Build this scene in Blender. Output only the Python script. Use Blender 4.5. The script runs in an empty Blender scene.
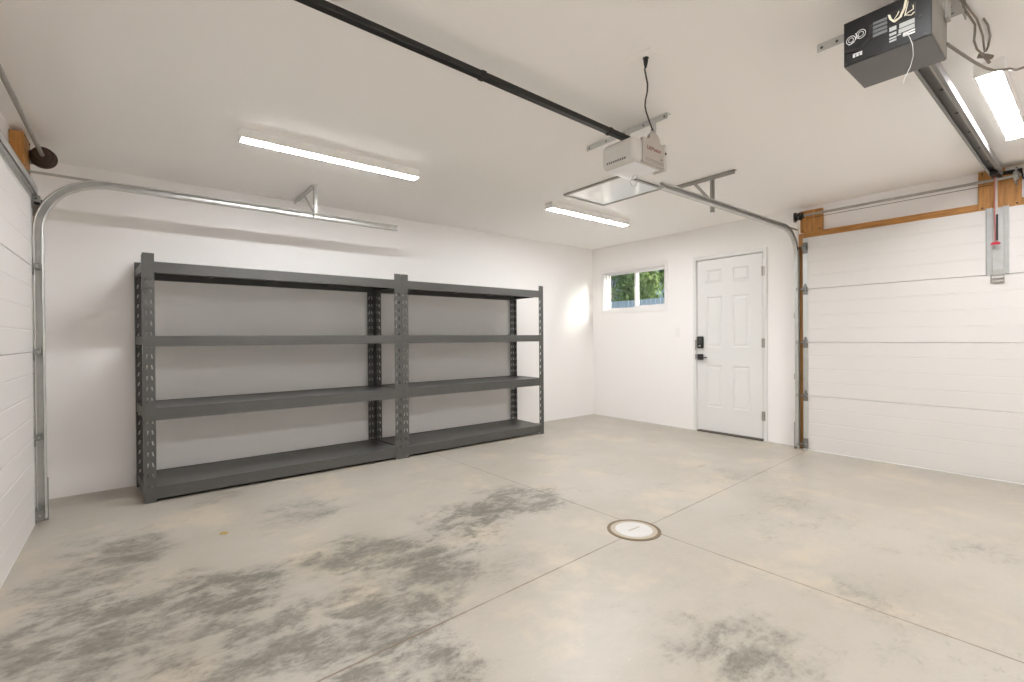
import bpy, math, random
from mathutils import Vector, Matrix
random.seed(7)
S = bpy.context.scene
COL = S.collection
H = 2.44                      # ceiling height
XL, YF = -5.91, -6.0          # left wall plane, front wall plane (back wall Y=0, right wall X=0)

# ------------------------------------------------------------------ materials
def mat(name, color, rough=0.5, metal=0.0, noise=None, bump=None, spec=0.5, coat=0.0):
    m = bpy.data.materials.new(name); m.use_nodes = True
    nt = m.node_tree; b = nt.nodes['Principled BSDF']
    b.inputs['Base Color'].default_value = (*color, 1); b.inputs['Roughness'].default_value = rough
    b.inputs['Metallic'].default_value = metal; b.inputs['Specular IOR Level'].default_value = spec
    b.inputs['Coat Weight'].default_value = coat
    tc = nt.nodes.new('ShaderNodeTexCoord')
    if noise:
        sc, amt = noise[0], noise[1]
        n = nt.nodes.new('ShaderNodeTexNoise'); n.inputs['Scale'].default_value = sc; n.inputs['Detail'].default_value = 4
        mp = nt.nodes.new('ShaderNodeMapping')
        if len(noise) > 2: mp.inputs['Scale'].default_value = noise[2]
        nt.links.new(tc.outputs['Object'], mp.inputs['Vector']); nt.links.new(mp.outputs['Vector'], n.inputs['Vector'])
        mx = nt.nodes.new('ShaderNodeMix'); mx.data_type = 'RGBA'
        mx.inputs['A'].default_value = (*[c * (1 - amt) for c in color], 1); mx.inputs['B'].default_value = (*[min(1, c * (1 + amt)) for c in color], 1)
        nt.links.new(n.outputs['Fac'], mx.inputs['Factor']); nt.links.new(mx.outputs['Result'], b.inputs['Base Color'])
    if bump:
        n = nt.nodes.new('ShaderNodeTexNoise'); n.inputs['Scale'].default_value = bump[0]; n.inputs['Detail'].default_value = 3
        nt.links.new(tc.outputs['Object'], n.inputs['Vector'])
        bp = nt.nodes.new('ShaderNodeBump'); bp.inputs['Strength'].default_value = bump[1]; bp.inputs['Distance'].default_value = 0.01
        nt.links.new(n.outputs['Fac'], bp.inputs['Height']); nt.links.new(bp.outputs['Normal'], b.inputs['Normal'])
    return m

def emit_mat(name, color, strength):
    m = bpy.data.materials.new(name); m.use_nodes = True
    nt = m.node_tree; nt.nodes.clear()
    o = nt.nodes.new('ShaderNodeOutputMaterial'); e = nt.nodes.new('ShaderNodeEmission')
    e.inputs['Color'].default_value = (*color, 1); e.inputs['Strength'].default_value = strength
    nt.links.new(e.outputs['Emission'], o.inputs['Surface'])
    return m

def glass_mat():
    m = bpy.data.materials.new('window_glass'); m.use_nodes = True
    nt = m.node_tree; nt.nodes.clear()
    o = nt.nodes.new('ShaderNodeOutputMaterial'); mx = nt.nodes.new('ShaderNodeMixShader')
    t = nt.nodes.new('ShaderNodeBsdfTransparent'); g = nt.nodes.new('ShaderNodeBsdfGlossy'); f = nt.nodes.new('ShaderNodeMath'); lw = nt.nodes.new('ShaderNodeLayerWeight'); pw = nt.nodes.new('ShaderNodeMath')
    t.inputs['Color'].default_value = (.96, .98, .97, 1); g.inputs['Roughness'].default_value = 0.02; lw.inputs['Blend'].default_value = .5; pw.operation = 'POWER'; pw.inputs[1].default_value = 5; f.operation = 'MULTIPLY_ADD'; f.inputs[1].default_value = .6; f.inputs[2].default_value = .03
    nt.links.new(lw.outputs['Facing'], pw.inputs[0]); nt.links.new(pw.outputs[0], f.inputs[0])
    nt.links.new(f.outputs[0], mx.inputs['Fac']); nt.links.new(t.outputs[0], mx.inputs[1]); nt.links.new(g.outputs[0], mx.inputs[2])
    nt.links.new(mx.outputs[0], o.inputs['Surface'])
    return m

def wood_mat(name, color, axis):
    m = bpy.data.materials.new(name); m.use_nodes = True
    nt = m.node_tree; b = nt.nodes['Principled BSDF']; b.inputs['Roughness'].default_value = 0.55
    tc = nt.nodes.new('ShaderNodeTexCoord'); mp = nt.nodes.new('ShaderNodeMapping')
    s = [14, 14, 14]; s[axis] = 1.2; mp.inputs['Scale'].default_value = s
    n = nt.nodes.new('ShaderNodeTexNoise'); n.inputs['Scale'].default_value = 4.5; n.inputs['Detail'].default_value = 6; n.inputs['Distortion'].default_value = 0.6
    r = nt.nodes.new('ShaderNodeValToRGB'); e = r.color_ramp.elements
    e[0].position = .3; e[0].color = (*[c * .68 for c in color], 1); e[1].position = .7; e[1].color = (*[c * 1.18 for c in color], 1)
    nt.links.new(tc.outputs['Object'], mp.inputs[0]); nt.links.new(mp.outputs[0], n.inputs[0]); nt.links.new(n.outputs['Fac'], r.inputs[0])
    nt.links.new(r.outputs[0], b.inputs['Base Color'])
    return m

def concrete_mat():
    m = bpy.data.materials.new('stained_concrete'); m.use_nodes = True
    nt = m.node_tree; N = nt.nodes; L = nt.links; b = N['Principled BSDF']
    tc = N.new('ShaderNodeTexCoord'); P = tc.outputs['Object']
    def math_(op, a, c=None, clamp=False):
        n = N.new('ShaderNodeMath'); n.operation = op; n.use_clamp = clamp
        for i, v in enumerate((a, c)):
            if v is None: continue
            if isinstance(v, (int, float)): n.inputs[i].default_value = v
            else: L.new(v, n.inputs[i])
        return n.outputs[0]
    def noise(scale, detail=5, rough=.6, stretch=(1, 1, 1), dist=0, rot=0, src=None):
        mp = N.new('ShaderNodeMapping'); mp.inputs['Scale'].default_value = stretch; mp.inputs['Rotation'].default_value = (0, 0, rot)
        L.new(src or P, mp.inputs[0]); n = N.new('ShaderNodeTexNoise')
        n.inputs['Scale'].default_value = scale; n.inputs['Detail'].default_value = detail; n.inputs['Roughness'].default_value = rough; n.inputs['Distortion'].default_value = dist
        L.new(mp.outputs[0], n.inputs[0]); return n
    def smooth(v, a, c):
        n = N.new('ShaderNodeMapRange'); n.interpolation_type = 'SMOOTHSTEP'
        n.inputs['From Min'].default_value = a; n.inputs['From Max'].default_value = c; L.new(v, n.inputs['Value']); return n.outputs[0]
    def mix(f, a, c):
        n = N.new('ShaderNodeMix'); n.data_type = 'RGBA'; L.new(f, n.inputs['Factor'])
        for k, v in (('A', a), ('B', c)):
            if isinstance(v, tuple): n.inputs[k].default_value = (*v, 1)
            else: L.new(v, n.inputs[k])
        return n.outputs['Result']
    # warped position so that the stains have ragged outlines
    w = noise(2.6, 7, .65); wv = N.new('ShaderNodeVectorMath'); wv.operation = 'MULTIPLY_ADD'
    sub = N.new('ShaderNodeVectorMath'); sub.operation = 'SUBTRACT'; sub.inputs[1].default_value = (.5, .5, .5)
    L.new(w.outputs['Color'], sub.inputs[0]); L.new(sub.outputs[0], wv.inputs[0]); wv.inputs[1].default_value = (.55, .55, 0); L.new(P, wv.inputs[2])
    WP = wv.outputs[0]
    total = None
    for (x, y, r, s) in STAINS:
        d = N.new('ShaderNodeVectorMath'); d.operation = 'DISTANCE'; L.new(WP, d.inputs[0]); d.inputs[1].default_value = (x, y, 0); r = r * 1.3; s = s * (.52 if x > -3.7 and y < -2.3 or x > -2.6 else .92)
        mr = N.new('ShaderNodeMapRange'); mr.interpolation_type = 'SMOOTHERSTEP'
        mr.inputs['From Min'].default_value = r; mr.inputs['From Max'].default_value = 0; mr.inputs['To Max'].default_value = s
        L.new(d.outputs['Value'], mr.inputs['Value'])
        total = mr.outputs[0] if total is None else math_('ADD', total, mr.outputs[0])
    total = math_('MINIMUM', total, 1.0)
    mott = noise(3.6, 12, .72, (.85, 1.2, 1), .1)
    fine = noise(26, 12, .78, (.75, 1.25, 1), .2)
    broad = noise(1.1, 4, .55)
    # stain mask = located stains broken up by mottling
    mo = math_('MULTIPLY', math_('SUBTRACT', mott.outputs['Fac'], .5), 1.9)
    fi = math_('MULTIPLY', math_('SUBTRACT', fine.outputs['Fac'], .5), 2.5)
    clump = noise(6.5, 6, .62, (.8, 1.25, 1), .5)
    total = math_('MULTIPLY', total, math_('ADD', math_('MULTIPLY', smooth(clump.outputs['Fac'], .36, .62), .66), .52))
    crisp = smooth(math_('ADD', math_('MULTIPLY', total, .80), math_('ADD', mo, fi)), .22, 1.05)
    soft = math_('MULTIPLY', smooth(math_('ADD', total, math_('MULTIPLY', mo, .8)), .0, 1.2), math_('ADD', math_('MULTIPLY', fi, .55), .95))
    a = math_('ADD', math_('MULTIPLY', crisp, .45), math_('MULTIPLY', soft, .50))
    faint = math_('MULTIPLY', smooth(math_('ADD', mo, fi), .05, .6), math_('MULTIPLY', smooth(broad.outputs['Fac'], .40, .65), .35))
    mask = math_('MINIMUM', math_('ADD', a, faint), 1.0)
    base = mix(smooth(broad.outputs['Fac'], .3, .7), FL_A, FL_B)
    base = mix(math_('MULTIPLY', smooth(fine.outputs['Fac'], .4, .75), .20), base, (.56, .50, .415))
    cream = noise(2.3, 6, .62)
    base = mix(math_('MULTIPLY', smooth(cream.outputs['Fac'], .50, .68), .65), base, (.545, .468, .36))
    colr = mix(mask, base, FL_DARK)
    fleck = noise(48, 5, .7, (.6, 1.5, 1), .2)
    colr = mix(math_('MULTIPLY', smooth(fleck.outputs['Fac'], .60, .70), .30), colr, (.60, .55, .47))
    # saw-cut joints
    sx = N.new('ShaderNodeSeparateXYZ'); L.new(P, sx.inputs[0]); X, Y = sx.outputs[0], sx.outputs[1]
    j1 = math_('ABSOLUTE', math_('ADD', math_('ADD', X, 2.975), math_('MULTIPLY', math_('ADD', Y, 2.6), -.022 * -1)))
    j2 = math_('ABSOLUTE', math_('ADD', math_('ADD', Y, 3.035), math_('MULTIPLY', math_('ADD', X, 3.0), -.045)))
    jj = math_('MINIMUM', j1, j2)
    line = N.new('ShaderNodeMapRange'); line.inputs['From Min'].default_value = .006; line.inputs['From Max'].default_value = .0025
    L.new(jj, line.inputs['Value'])
    lm = math_('MULTIPLY', line.outputs[0], math_('ADD', math_('MULTIPLY', smooth(mott.outputs['Fac'], .35, .6), .5), .4))
    colr = mix(lm, colr, (.17, .12, .075))
    L.new(colr, b.inputs['Base Color'])
    rr = math_('ADD', math_('MULTIPLY', mott.outputs['Fac'], .12), .29)
    L.new(rr, b.inputs['Roughness']); b.inputs['Specular IOR Level'].default_value = .45
    bp = N.new('ShaderNodeBump'); bp.inputs['Strength'].default_value = .06; bp.inputs['Distance'].default_value = .01
    L.new(fine.outputs['Fac'], bp.inputs['Height']); L.new(bp.outputs[0], b.inputs['Normal'])
    return m

STAINS = [  # x, y, radius, strength : where the cement discoloured
    (-5.53, -1.66, 0.34, 0.9), (-5.4, -1.33, 0.33, 0.9), (-5.32, -1.55, 0.3, 0.7), (-5.53, -2.08, 0.3, 0.8), (-5.44, -2.37, 0.3, 0.85), (-5.63, -2.25, 0.28, 0.8),
    (-5.07, -2.16, 0.27, 0.95), (-4.97, -2.36, 0.27, 0.95), (-5.18, -2.22, 0.22, 0.7), (-4.7, -2.25, 0.26, 0.6), (-4.44, -2.24, 0.28, 1.0), (-4.24, -2.41, 0.3, 0.95),
    (-4.17, -2.57, 0.3, 0.7), (-3.76, -2.28, 0.34, 1.1), (-3.6, -2.24, 0.3, 0.8), (-3.22, -2.13, 0.38, 1.0), (-3.14, -2.25, 0.35, 0.8), (-4.96, -2.7, 0.3, 0.95),
    (-4.89, -2.88, 0.28, 0.8), (-5.06, -2.82, 0.28, 0.8), (-5.3, -2.6, 0.25, 0.7), (-4.61, -2.71, 0.27, 0.85), (-4.47, -2.92, 0.32, 0.75), (-4.64, -3.1, 0.3, 0.6),
    (-4.55, -3.31, 0.24, 1.0), (-4.62, -3.27, 0.2, 0.8), (-4.48, -1.4, 0.36, 0.75), (-4.86, -0.74, 0.3, 0.6), (-2.26, -1.32, 0.5, 0.45), (-4.2, -2.87, 0.35, 0.5),
    (-3.91, -2.78, 0.4, 0.45), (-1.42, -2.91, 0.5, 0.6), (-2.11, -3.48, 0.45, 0.65), (-1.73, -3.43, 0.4, 0.4), (-2.94, -4.18, 0.32, 0.85), (-2.67, -4.18, 0.3, 0.45),
    (-3.53, -3.93, 0.36, 0.8), (-3.69, -3.87, 0.34, 0.65), (-3.57, -4.04, 0.3, 0.6), (-1.81, -4.37, 0.35, 0.55), (-1.96, -4.22, 0.3, 0.4), (-1.63, -2.54, 0.4, 0.35),
    (-3.63, -3.5, 0.4, 0.3)]
FL_A = (.392, .358, .302); FL_B = (.448, .416, .366); FL_DARK = (.178, .164, .136)

M = dict(
    wall=mat('white_wall_paint', (.90, .884, .872), .6, bump=(220, .02), spec=.3),
    ceiling=mat('white_ceiling_paint', (.945, .925, .905), .8, bump=(180, .03), spec=.15),
    door_white=mat('white_enamel', (.77, .768, .755), .35),
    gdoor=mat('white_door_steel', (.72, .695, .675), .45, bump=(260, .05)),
    gap_light=mat('white_gap_light', (.94, .94, .93), .4),  # near-white colour standing in for daylight under the overhead doors
    frame_white=mat('white_vinyl_frame', (.86, .85, .84), .35),
    glass=glass_mat(),
    concrete=concrete_mat(),
    galv=mat('galvanised_steel', (.58, .58, .56), .42, .75, noise=(14, .18)),
    galv_dull=mat('dull_galvanised_steel', (.42, .41, .385), .45, .6, noise=(10, .2)),
    galv_bright=mat('bright_zinc', (.68, .69, .68), .42, .7, noise=(9, .12)),
    rack=mat('charcoal_powder_coat', (.088, .087, .082), .38, .15, noise=(30, .08)),
    black=mat('black_gloss', (.012, .011, .010), .32),
    blackm=mat('black_plastic', (.018, .018, .018), .5),
    brownmetal=mat('brown_oiled_casting', (.060, .034, .022), .5, .3),
    beige_plastic=mat('pale_grey_plastic', (.60, .575, .535), .42),
    plate_plastic=mat('beige_plastic_plate', (.45, .41, .365), .5),
    groove=mat('groove_shade_plastic', (.30, .28, .25), .6),
    lens=mat('frosted_white_lens', (.86, .87, .90), .35, spec=.6),
    threshold=mat('dark_brown_sill', (.10, .075, .055), .5),
    hatch=mat('glossy_white_panel', (.93, .93, .92), .30, spec=1.0, coat=.6),
    op_grey=mat('grey_steel_case', (.15, .148, .15), .42, .2),
    op_side=mat('worn_grey_side', (.25, .235, .21), .33, .5, noise=(18, .25)),
    op_black=mat('satin_black_panel', (.012, .0115, .0115), .42, spec=.28),
    vent=mat('grey_vent_plastic', (.11, .115, .115), .5),
    label_grey=mat('pale_grey_label', (.36, .365, .35), .6),
    label_white=mat('white_label', (.62, .62, .60), .6),
    red=mat('red_plastic', (.55, .03, .06), .4),
    pink=mat('faded_red_cord', (.50, .17, .16), .7),
    red_ink=mat('dark_red_ink', (.20, .02, .025), .5),
    wire_white=mat('cream_wire', (.75, .70, .55), .5),
    wire_brown=mat('brown_cable', (.25, .215, .18), .6),
    wire_black=mat('black_cable', (.035, .026, .02), .5),
    pine_y=wood_mat('pine_board_lengthwise', (.50, .235, .062), 1),
    pine_z=wood_mat('pine_board_upright', (.50, .235, .062), 2),
    ply=wood_mat('plywood_pad', (.52, .245, .065), 2),
    drain=mat('white_drain_cover', (.60, .59, .575), .35, noise=(60, .05)),
    drain_rim=mat('weathered_drain_rim', (.17, .12, .065), .6, noise=(40, .3)),
    drain_band=mat('pale_grout_band', (.44, .385, .305), .6, noise=(30, .1)),
    lamp=emit_mat('led_diffuser', (.985, .99, 1.0), 78),
    rail_steel=mat('brushed_rail_steel', (.27, .265, .255), .65, .2, noise=(10, .15)),
    dry=mat('dry_yellow_leaf', (.42, .30, .08), .6),
    galv_plate=mat('spangled_zinc_plate', (.46, .46, .45), .5, .35, noise=(22, .15)),
    hinge_steel=mat('dark_zinc', (.26, .26, .245), .45, .6, noise=(12, .25)),
    hinge=mat('satin_nickel', (.42, .39, .36), .4, .8),
    fence=mat('blue_grey_boards', (.66, .76, .88), .7, noise=(3, .12, (1, 9, 1))),
    leaf=mat('green_leaf', (.085, .19, .06), .5, noise=(1.8, .55)),
    leaf2=mat('yellow_green_leaf', (.27, .38, .12), .5, noise=(1.6, .45)),
    bark=mat('grey_bark', (.12, .09, .065), .9),
    yard=mat('pale_gravel', (.56, .54, .50), .9, noise=(25, .2)),
)

# ------------------------------------------------------------------ mesh helpers
class MB:
    warp = None
    def __init__(s): s.v = []; s.f = []
    def quad(s, *p):
        i = len(s.v); s.v += [tuple(q) for q in p]; s.f.append(tuple(range(i, i + len(p)))); return s
    def box(s, x0, x1, y0, y1, z0, z1):
        x0, x1 = sorted((x0, x1)); y0, y1 = sorted((y0, y1)); z0, z1 = sorted((z0, z1))
        i = len(s.v)
        s.v += [(x0, y0, z0), (x1, y0, z0), (x1, y1, z0), (x0, y1, z0), (x0, y0, z1), (x1, y0, z1), (x1, y1, z1), (x0, y1, z1)]
        s.f += [tuple(i + k for k in q) for q in ((0, 3, 2, 1), (4, 5, 6, 7), (0, 1, 5, 4), (1, 2, 6, 5), (2, 3, 7, 6), (3, 0, 4, 7))]
        return s
    def tube(s, path, r, n=10, cap=True):
        path = [Vector(p) for p in path]; rs = r if isinstance(r, (list, tuple)) else [r] * len(path)
        t0 = (path[1] - path[0]).normalized()
        u = t0.orthogonal().normalized(); i0 = len(s.v)
        for k, p in enumerate(path):
            a = path[max(k - 1, 0)]; c = path[min(k + 1, len(path) - 1)]
            t = (c - a).normalized(); u = (u - t * u.dot(t)).normalized(); w = t.cross(u)
            for j in range(n):
                an = 2 * math.pi * j / n
                s.v.append(tuple(p + (u * math.cos(an) + w * math.sin(an)) * rs[k]))
        for k in range(len(path) - 1):
            for j in range(n):
                a = i0 + k * n + j; c = i0 + k * n + (j + 1) % n
                s.f.append((a, c, c + n, a + n))
        if cap:
            s.f.append(tuple(i0 + j for j in reversed(range(n)))); e = i0 + (len(path) - 1) * n
            s.f.append(tuple(e + j for j in range(n)))
        return s
    def cyl(s, a, b, r, n=20): return s.tube([a, b], r, n)
    def lathe(s, origin, axis, prof, n=28):          # prof: (radius, distance along axis)
        ax = Vector(axis).normalized(); o = Vector(origin); u = ax.orthogonal().normalized(); w = ax.cross(u); i0 = len(s.v)
        for (r, h) in prof:
            for j in range(n):
                an = 2 * math.pi * j / n
                s.v.append(tuple(o + ax * h + (u * math.cos(an) + w * math.sin(an)) * max(r, 1e-4)))
        for k in range(len(prof) - 1):
            for j in range(n):
                a = i0 + k * n + j; c = i0 + k * n + (j + 1) % n
                s.f.append((a, c, c + n, a + n))
        s.f.append(tuple(i0 + j for j in reversed(range(n)))); e = i0 + (len(prof) - 1) * n
        s.f.append(tuple(e + j for j in range(n)))
        return s
    def sweep(s, frames, prof, closed=True):           # frames: (origin, u, w) ; prof: (a, b)
        i0 = len(s.v); n = len(prof)
        for (o, u, w) in frames:
            for (a, b) in prof: s.v.append(tuple(Vector(o) + Vector(u) * a + Vector(w) * b))
        for k in range(len(frames) - 1):
            for j in range(n if closed else n - 1):
                a = i0 + k * n + j; c = i0 + k * n + (j + 1) % n
                s.f.append((a, c, c + n, a + n))
        if closed:
            s.f.append(tuple(i0 + j for j in reversed(range(n)))); e = i0 + (len(frames) - 1) * n
            s.f.append(tuple(e + j for j in range(n)))
        return s
    def build(s, name, m, parent=None, bevel=0, smooth=False, solid=0, seg=2):
        if MB.warp: s.v = [MB.warp(*v) for v in s.v]
        off = Vector(parent['_o']) if parent is not None and '_o' in parent else Vector((0, 0, 0))
        me = bpy.data.meshes.new(name); me.from_pydata([tuple(Vector(v) - off) for v in s.v], [], s.f); me.validate()
        import bmesh
        bm = bmesh.new(); bm.from_mesh(me)
        bmesh.ops.remove_doubles(bm, verts=bm.verts, dist=1e-5); bmesh.ops.recalc_face_normals(bm, faces=bm.faces)
        bm.to_mesh(me); bm.free()
        me.materials.append(M[m] if isinstance(m, str) else m)
        if smooth:
            for p in me.polygons: p.use_smooth = True
            me.set_sharp_from_angle(angle=math.radians(40))
        o = bpy.data.objects.new(name, me); COL.objects.link(o)
        if parent is not None:
            o.parent = parent; o['_o'] = tuple(off)
        if solid:
            k = o.modifiers.new('thickness', 'SOLIDIFY'); k.thickness = solid; k.offset = 0; k.use_even_offset = True
        if bevel:
            k = o.modifiers.new('edges', 'BEVEL'); k.width = bevel; k.segments = seg; k.limit_method = 'ANGLE'; k.angle_limit = math.radians(40)
        return o

def pieces(name, m, parent, boxes=(), lathes=(), **k):      # every little repeat is a part of its own
    r = [MB().box(*b).build(name, m, parent, **k) for b in boxes]
    return r + [MB().lathe(*a).build(name, m, parent, **k) for a in lathes]

def tag(o, label=None, cat=None, group=None, kind=None):
    if label: o['label'] = label
    if cat: o['category'] = cat
    if group: o['group'] = group
    if kind: o['kind'] = kind
    return o
def thing(name, label, cat, loc, group=None, kind=None):
    o = bpy.data.objects.new(name, None); COL.objects.link(o); o.location = loc; o['_o'] = tuple(loc); o.empty_display_size = .1
    return tag(o, label, cat, group, kind)
def struct(name, mb, m, label, cat, **k): return tag(mb.build(name, m, None, **k), label, cat, None, 'structure')
def copy_tree(o, parent=None, delta=None):
    c = o.copy(); COL.objects.link(c)
    if parent is not None: c.parent = parent
    elif delta is not None: c.location = Vector(o.location) + Vector(delta)
    for ch in list(o.children): copy_tree(ch, c)
    return c
def text(name, s, m, parent, loc, right, up, size, depth=.0006):
    cu = bpy.data.curves.new(name, 'FONT'); cu.body = s; cu.size = size; cu.extrude = depth; cu.align_x = 'CENTER'; cu.align_y = 'CENTER'
    cu.materials.append(M[m]); o = bpy.data.objects.new(name, cu); COL.objects.link(o)
    r = Vector(right).normalized(); u = Vector(up).normalized(); n = r.cross(u)
    mt = Matrix(((r.x, u.x, n.x), (r.y, u.y, n.y), (r.z, u.z, n.z))).to_4x4()
    off = Vector(parent['_o']); o.parent = parent; o.matrix_local = Matrix.Translation(Vector(loc) - off) @ mt
    bpy.context.view_layer.update()
    me = bpy.data.meshes.new_from_object(o.evaluated_get(bpy.context.evaluated_depsgraph_get())); me.transform(Matrix.Translation(Vector(loc) - off) @ mt)
    bpy.data.objects.remove(o); o = bpy.data.objects.new(name, me); COL.objects.link(o); o.parent = parent; o['_o'] = tuple(off)
    return o
def arc(c, r, a0, a1, n, y):      # points on an arc in the XZ plane
    return [(c[0] + r * math.cos(a0 + (a1 - a0) * i / n), y, c[1] + r * math.sin(a0 + (a1 - a0) * i / n)) for i in range(n + 1)]

# ------------------------------------------------------------------ room shell
WY0, WY1, WZ0, WZ1 = -1.228, -.205, 1.520, 2.074      # window opening
DY0, DY1, DZ1 = -2.455, -1.65, 2.07                   # man-door opening
T = .15
struct('floor', MB().box(XL - T, T, YF - T, T, -.1, 0), 'concrete', 'mottled beige and grey sealed concrete floor with saw-cut joints', 'floor')
struct('ceiling', MB().box(XL - T, T, YF - T, T, H, H + .12), 'ceiling', 'plain off-white painted ceiling', 'ceiling')
struct('wall_back', MB().box(XL - T, T, 0, T, 0, H), 'wall', 'long white wall behind the charcoal shelving', 'wall')
struct('wall_left', MB().box(XL - T, XL, YF, 0, 0, H), 'wall', 'white wall around the left overhead door', 'wall')
struct('wall_front', MB().box(XL - T, T, YF - T, YF, 0, H), 'wall', 'white wall behind the camera', 'wall')
wr = MB()
wr.box(0, T, WY1, 0, 0, H).box(0, T, WY0, WY1, 0, WZ0).box(0, T, WY0, WY1, WZ1, H).box(0, T, DY1, WY0, 0, H)
wr.box(0, T, DY0, DY1, DZ1, H).box(0, T, YF, DY0, 0, H)
struct('wall_right', wr, 'wall', 'white wall with the small window and six-panel door', 'wall')

# window
w = thing('window_1', 'small white two-pane sliding window high on the right wall', 'window', (0, (WY0 + WY1) / 2, WZ0), kind='structure')
c = MB(); cw, cx = .042, -.012
c.box(cx, 0, WY0 - cw, WY0, WZ0 - cw, WZ1 + cw).box(cx, 0, WY1, WY1 + cw, WZ0 - cw, WZ1 + cw)
c.box(cx, 0, WY0, WY1, WZ1, WZ1 + cw).box(cx, 0, WY0, WY1, WZ0 - cw, WZ0)
c.build('casing', 'frame_white', w, bevel=.002)
f = MB(); t = .022
f.box(.0, .15, WY0, WY0 + .012, WZ0, WZ1).box(.0, .15, WY1 - .012, WY1, WZ0, WZ1).box(0, .15, WY0, WY1, WZ0, WZ0 + .012).box(0, .15, WY0, WY1, WZ1 - .012, WZ1)
f.box(.05, .13, WY0 + .012, WY0 + t, WZ0, WZ1).box(.05, .13, WY1 - t, WY1 - .012, WZ0, WZ1).box(.05, .13, WY0, WY1, WZ0 + .012, WZ0 + t).box(.05, .13, WY0, WY1, WZ1 - t, WZ1 - .012)
f.build('window_frame', 'frame_white', w, bevel=.0015)
mid = -.728
def sash(y0, y1, x, sw):
    z0, z1 = WZ0 + t, WZ1 - t
    s = MB()
    s.box(x - .014, x + .014, y0, y0 + sw, z0, z1).box(x - .014, x + .014, y1 - sw, y1, z0, z1)
    s.box(x - .014, x + .014, y0 + sw, y1 - sw, z0, z0 + sw).box(x - .014, x + .014, y0 + sw, y1 - sw, z1 - sw, z1)
    so = s.build('sash', 'frame_white', w, bevel=.002)
    g = MB().box(x - .002, x + .002, y0 + sw, y1 - sw, z0 + sw, z1 - sw).build('pane', 'glass', so)
sash(mid - .012, WY1 - t, .108, .018)
sash(WY0 + t, mid + .022, .072, .030)

# man door
d = thing('door_1', 'white six-panel entry door with black keypad lock', 'door', (0, (DY0 + DY1) / 2, 0), kind='structure')
fr = MB(); e = -.014
fr.box(e, 0, DY1 - .012, DY1 + .028, 0, DZ1 + .028).box(e, 0, DY0 - .028, DY0 + .012, 0, DZ1 + .028).box(e, 0, DY0 + .012, DY1 - .012, DZ1 - .012, DZ1 + .028)
fr.box(0, T, DY1 - .018, DY1, 0, DZ1).box(0, T, DY0, DY0 + .018, 0, DZ1).box(0, T, DY0, DY1, DZ1 - .018, DZ1)
fr.box(.052, T, DY1 - .035, DY1 - .018, 0, DZ1).box(.052, T, DY0 + .018, DY0 + .035, 0, DZ1).box(.052, T, DY0, DY1, DZ1 - .035, DZ1 - .018)
fr.build('door_frame', 'door_white', d, bevel=.002)
ly0, ly1, lz0, lz1, lx = DY0 + .022, DY1 - .022, .024, DZ1 - .024, .004
P = [(a, b, z0, z1) for (z0, z1) in ((1.765, 1.925), (1.015, 1.61), (.305, .80)) for (a, b) in ((-2.29, -2.10), (-1.975, -1.785))]
lf = MB(); ys = sorted({ly0, ly1, -2.29, -2.10, -1.975, -1.785}); zs = sorted({lz0, lz1, 1.765, 1.925, 1.015, 1.61, .305, .80})
for i in range(len(ys) - 1):
    for j in range(len(zs) - 1):
        if any(abs(ys[i] - q[0]) < 1e-6 and abs(zs[j] - q[2]) < 1e-6 for q in P): continue
        lf.quad((lx, ys[i], zs[j]), (lx, ys[i], zs[j + 1]), (lx, ys[i + 1], zs[j + 1]), (lx, ys[i + 1], zs[j]))
for (a, b, z0, z1) in P:
    rings = [(0, 0), (.012, .0065), (.020, .0065), (.040, .002)]
    R = [[(lx + dx, a + i, z0 + i), (lx + dx, a + i, z1 - i), (lx + dx, b - i, z1 - i), (lx + dx, b - i, z0 + i)] for (i, dx) in rings]
    for k in range(3):
        for q in range(4): lf.quad(R[k][q], R[k][(q + 1) % 4], R[k + 1][(q + 1) % 4], R[k + 1][q])
    lf.quad(*R[3])
bx = lx + .044
lf.quad((bx, ly0, lz0), (bx, ly1, lz0), (bx, ly1, lz1), (bx, ly0, lz1))
lf.quad((lx, ly0, lz0), (bx, ly0, lz0), (bx, ly0, lz1), (lx, ly0, lz1)); lf.quad((lx, ly1, lz0), (lx, ly1, lz1), (bx, ly1, lz1), (bx, ly1, lz0))
lf.quad((lx, ly0, lz1), (bx, ly0, lz1), (bx, ly1, lz1), (lx, ly1, lz1)); lf.quad((lx, ly0, lz0), (lx, ly1, lz0), (bx, ly1, lz0), (bx, ly0, lz0))
lf.build('door_leaf', 'door_white', d)
MB().box(-.02, T, DY0 + .018, DY1 - .018, 0, .014).build('threshold', 'threshold', d, bevel=.004)
for z in (1.845, 1.065, .272):
    h = MB().cyl((-.012, ly0 - .003, z - .05), (-.012, ly0 - .003, z + .05), .008, 12)
    h.box(-.003, .003, ly0 - .001, ly0 + .012, z - .05, z + .05).box(-.0155, -.0135, ly0 - .03, ly0 - .003, z - .05, z + .05)
    h.build('hinge', 'hinge', d, smooth=True)
k = MB().box(-.028, lx, -1.752, -1.676, 1.000, 1.143).build('keypad_lock', 'blackm', d, bevel=.012, seg=3)
pieces('key_button', 'vent', k, [(-.0295, -.027, -1.738 + q * .019, -1.726 + q * .019, 1.060 + r * .018, 1.070 + r * .018) for r in range(4) for q in range(3)])
MB().lathe((-.028, -1.714, 1.028), (-1, 0, 0), [(.013, 0), (.013, .004), (.010, .006)], 20).build('thumb_turn', 'hinge', k, smooth=True)
lv = MB().box(-.022, lx, -1.748, -1.680, .862, .930).build('lever_rose', 'blackm', d, bevel=.006, seg=2)
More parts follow.
